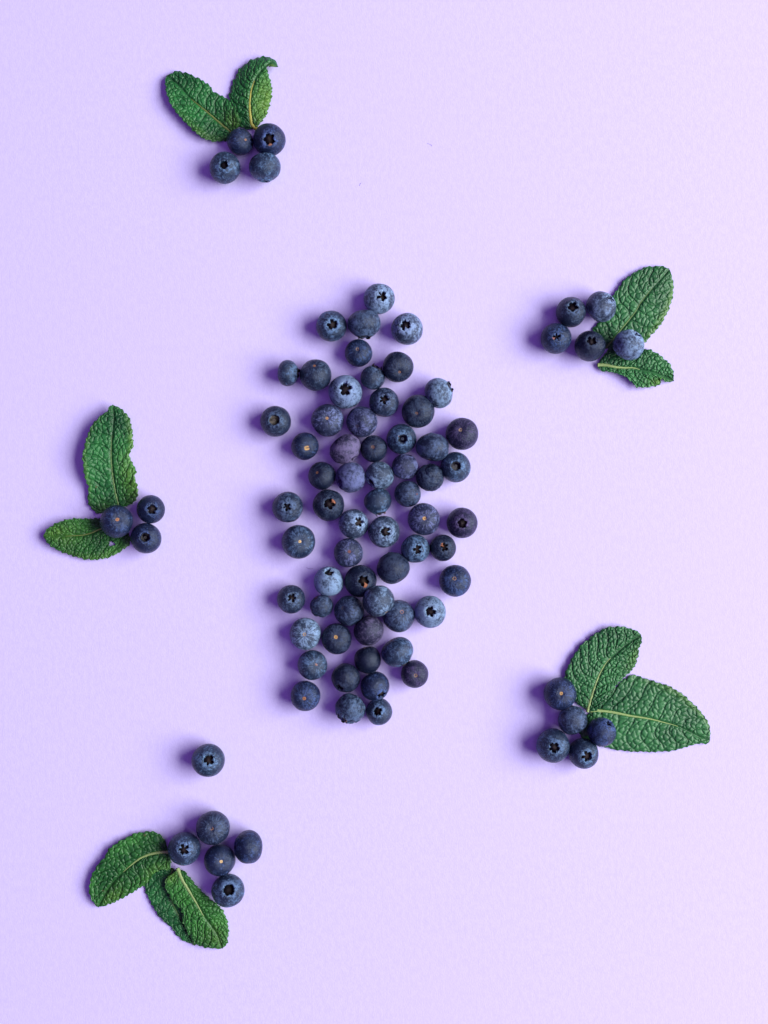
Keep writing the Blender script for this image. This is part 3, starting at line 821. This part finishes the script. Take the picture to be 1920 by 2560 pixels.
leaf(14, o, k,
     [(730, 1130), (800, 1130), (900, 1150), (1000, 1160), (1090, 1160), (1170, 1180), (1300, 1210), (1400, 1245), (1508, 1295)],
     [(735, 1095), (800, 1010), (850, 960), (950, 958), (1080, 960), (1200, 965), (1240, 965), (1330, 1000), (1420, 1070), (1480, 1130), (1510, 1220), (1512, 1290)],
     [(720, 1140), (760, 1190), (860, 1200), (960, 1230), (1040, 1270), (1110, 1345), (1160, 1365), (1290, 1355), (1375, 1328), (1372, 1295), (1395, 1272), (1430, 1305), (1508, 1300)],
     [9, 8, 7, 8, 10, 10, 8], [4, 3, 3, 4, 8, 9, 8], [8, 14, 18, 16, 14, 10, 8], 'cool', 'pale',
     'small crinkled mint leaf with torn notch, below the bright berry at right', GM, N=8, cell=10, ribr=(4.6, 0.8), riblen=.55, stalk=2,
     pucker=3.0, young=[(.78, .7, .12, .35, .7)], tipdark=.4)
# left pair
o, k = (80, 990), 4.608
leaf(15, o, k,
     [(1000, 1262), (970, 1160), (940, 1000), (920, 850), (910, 700), (915, 520), (930, 380), (940, 250), (932, 106)],
     [(960, 1272), (870, 1300), (780, 1355), (690, 1310), (640, 1190), (650, 1050), (612, 965), (592, 820), (580, 720), (600, 580), (630, 480), (660, 390), (740, 270), (830, 200), (866, 178), (890, 122), (930, 102)],
     [(1010, 1265), (1080, 1270), (1180, 1220), (1225, 1110), (1210, 1030), (1190, 950), (1195, 850), (1160, 770), (1120, 685), (1160, 600), (1166, 530), (1160, 440), (1140, 300), (1110, 235), (1085, 200), (1030, 150), (940, 102)],
     [5, 9, 14, 20, 24, 28, 30, 26], [4, 6, 20, 34, 38, 34, 26], [8, 16, 20, 12, 24, 22, 20, 24], 'deep', 'green',
     'tall wavy mint leaf standing upright on the left, above the navy berry', GM, N=9, cell=13, ribr=(2.8, 0.6), riblen=.7, stalk=2,
     pucker=3.0, young=[(.3, .8, .2, .5, .65), (.6, .95, .3, .2, .6), (.5, -.97, .5, .12, .35), (.1, -.8, .1, .4, .3)], tipdark=.1, wave=2.2)
leaf(16, o, k,
     [(1100, 1560), (950, 1530), (800, 1530), (700, 1570), (600, 1600), (470, 1610), (350, 1615), (200, 1610), (132, 1610)],
     [(1120, 1600), (1130, 1680), (1080, 1750), (930, 1840), (800, 1880), (640, 1885), (520, 1860), (400, 1820), (280, 1770), (170, 1690), (130, 1620)],
     [(1100, 1535), (950, 1440), (780, 1410), (640, 1413), (490, 1410), (370, 1430), (250, 1480), (170, 1540), (130, 1605)],
     [4, 4, 6, 12, 18, 22, 24], [4, 5, 8, 10, 12, 14, 20], [4, 3, 6, 14, 18, 22, 24], 'fresh', 'olive',
     'bright green mint leaf with small hole, pointing left at the left edge', GM, N=9, cell=10, ribr=(3.0, 0.7), riblen=.75, stalk=2,
     pucker=3.0, young=[(.85, .2, .25, .8, .55), (.5, -.95, .4, .2, .35)], tipdark=.4, hole=(915, 1702, 34, 26))
# lower right pair
o, k = (1310, 1540), 3.3857
leaf(18, o, k,
     [(575, 802), (640, 803), (750, 815), (900, 845), (1060, 870), (1180, 900), (1290, 930), (1400, 980), (1500, 1030), (1574, 1052)],
     [(570, 815), (500, 870), (462, 960), (500, 1040), (600, 1090), (720, 1120), (850, 1143), (1000, 1150), (1150, 1150), (1290, 1135), (1400, 1100), (1500, 1080), (1550, 1080), (1575, 1050)],
     [(575, 790), (640, 760), (700, 680), (780, 600), (880, 510), (960, 505), (1060, 540), (1180, 575), (1290, 625), (1390, 700), (1470, 780), (1530, 850), (1570, 930), (1578, 990), (1572, 1045)],
     [5, 6, 8, 9, 10, 10, 9, 8], [3, 3, 4, 6, 7, 8, 8, 8], [3, 3, 4, 6, 6, 6, 6, 8], 'cool', 'pale',
     'largest mint leaf, broad with long pale midrib, pointing right at lower right', GM, N=9, cell=14, ribr=(4.2, 0.7), riblen=.72, stalk=4,
     pucker=2.4, young=[(.75, .95, .3, .12, .45)], tipdark=.9)
leaf(17, o, k,
     [(540, 800), (555, 740), (575, 670), (605, 580), (640, 490), (700, 390), (780, 315), (870, 240), (990, 160)],
     [(530, 795), (440, 730), (370, 600), (345, 520), (370, 430), (430, 320), (490, 240), (590, 160), (680, 105), (770, 87), (860, 95), (940, 120), (990, 155)],
     [(560, 800), (620, 800), (680, 720), (740, 640), (800, 570), (870, 500), (930, 440), (965, 350), (975, 280), (1000, 200), (990, 158)],
     [11, 14, 16, 17, 16, 14, 10], [6, 10, 12, 12, 12, 12, 10], [12, 16, 17, 15, 12, 11, 10], 'cool', 'pale',
     'oval crinkled mint leaf pointing up, overlapping the largest leaf at lower right', GM, N=10, cell=10.5, ribr=(3.8, 0.7), riblen=.62, stalk=4,
     pucker=3.0, young=[(.75, .9, .15, .3, .35)], tipdark=.5)
# lower left three
o, k = (190, 1840), 3.318
leaf(21, o, k,
     [(800, 1100), (780, 1220), (800, 1380), (860, 1500), (920, 1600), (985, 1732)],
     [(770, 1080), (640, 1130), (570, 1240), (590, 1320), (640, 1420), (700, 1510), (790, 1590), (850, 1670), (920, 1710), (985, 1735)],
     [(830, 1110), (880, 1250), (930, 1380), (980, 1500), (1020, 1620), (990, 1732)],
     [3, 4, 4, 4, 4, 4], [4, 5, 6, 6, 5, 4], [3, 3, 3, 3, 3, 4], 'deep', 'green',
     'mostly hidden mint leaf lying underneath the two other lower left leaves', GM, N=9, cell=11, ribr=(2.0, 0.5), riblen=.7, stalk=1,
     pucker=2.2, tipdark=.7)
leaf(19, o, k,
     [(758, 965), (700, 965), (620, 980), (540, 1010), (470, 1060), (400, 1120), (330, 1190), (260, 1280), (184, 1416)],
     [(770, 985), (790, 1050), (770, 1110), (700, 1110), (640, 1150), (590, 1220), (540, 1255), (450, 1310), (350, 1365), (270, 1400), (190, 1418)],
     [(760, 955), (745, 880), (700, 820), (640, 793), (520, 800), (440, 830), (350, 880), (280, 930), (230, 1010), (165, 1090), (130, 1160), (108, 1260), (120, 1340), (160, 1405), (184, 1418)],
     [14, 18, 20, 18, 16, 14, 12], [14, 24, 24, 18, 12, 10, 12], [8, 12, 12, 14, 18, 20, 12], 'fresh', 'pale',
     'broad glossy mint leaf pointing down left, its stalk touching a berry at lower left', GM, N=8, cell=13, ribr=(4.4, 0.7), riblen=.55, stalk=4,
     pucker=2.8, young=[(.8, -.6, .15, .5, .45), (.25, -.9, .2, .3, .4)], tipdark=.5)
leaf(20, o, k,
     [(848, 1115), (880, 1190), (940, 1290), (1000, 1390), (1050, 1480), (1110, 1560), (1170, 1650), (1210, 1760)],
     [(880, 1105), (910, 1130), (1000, 1240), (1090, 1330), (1190, 1410), (1240, 1490), (1265, 1580), (1265, 1650), (1250, 1730), (1212, 1762)],
     [(820, 1130), (760, 1170), (735, 1230), (760, 1300), (810, 1390), (870, 1440), (890, 1560), (930, 1640), (980, 1720), (1050, 1750), (1150, 1765), (1210, 1760)],
     [16, 18, 20, 20, 18, 14, 10], [8, 10, 10, 10, 10, 10, 9], [18, 22, 16, 14, 14, 12, 9], 'fresh', 'pale',
     'mint leaf with pale straight midrib pointing down right, lying over the mostly hidden leaf', GM, N=10, cell=10.5, ribr=(4.8, 0.8), riblen=.6, stalk=6,
     pucker=3.0, young=[(.06, .7, .08, .5, .6), (.85, 0, .15, .8, .35)], tipdark=.9)

# ------------------------------------------------------------------ stray paper fibres
def fibre(pts, rad, label):
    c = crom([(x, y) for x, y in pts], 14)
    org3 = P(pts[0][0], pts[0][1], 0)
    vv, ff, n = [], [], 6
    pw = [Vector(P(c[i, 0], c[i, 1], 0.4 + 0.5 * math.sin(math.pi * i / 13))) - org3 for i in range(14)]
    for i, p in enumerate(pw):
        d = (pw[min(i + 1, 13)] - pw[max(i - 1, 0)]).normalized()
        sx = d.cross(Vector((0, 0, 1))).normalized()
        sy = sx.cross(d)
        for j in range(n):
            an = 2 * math.pi * j / n
            vv.append(p + (sx * math.cos(an) + sy * math.sin(an)) * rad * PX)
    for i in range(13):
        for j in range(n):
            ff.append((i * n + j, i * n + (j + 1) % n, (i + 1) * n + (j + 1) % n, (i + 1) * n + j))
    ff.append(tuple(reversed(range(n))))
    ff.append(tuple(13 * n + j for j in range(n)))
    o = link('paper_fibre', mesh_from('fibre', vv, ff), M_FIBRE)
    o.location = org3
    o['label'] = label
    o['category'] = 'fibre'
    o['group'] = 'stray fibres on the paper'
fibre([(766, 1418), (770, 1421), (777, 1422), (783, 1421)], 0.55, 'tiny curved fibre on the paper above the bright pale berry at pile left')
fibre([(899, 464), (901, 461), (902, 457)], 0.35, 'tiny dark fibre on bare paper right of the upper left berries')
fibre([(1068, 359), (1074, 360), (1079, 363), (1080, 366)], 0.3, 'tiny thin curved fibre on bare paper near the top middle')
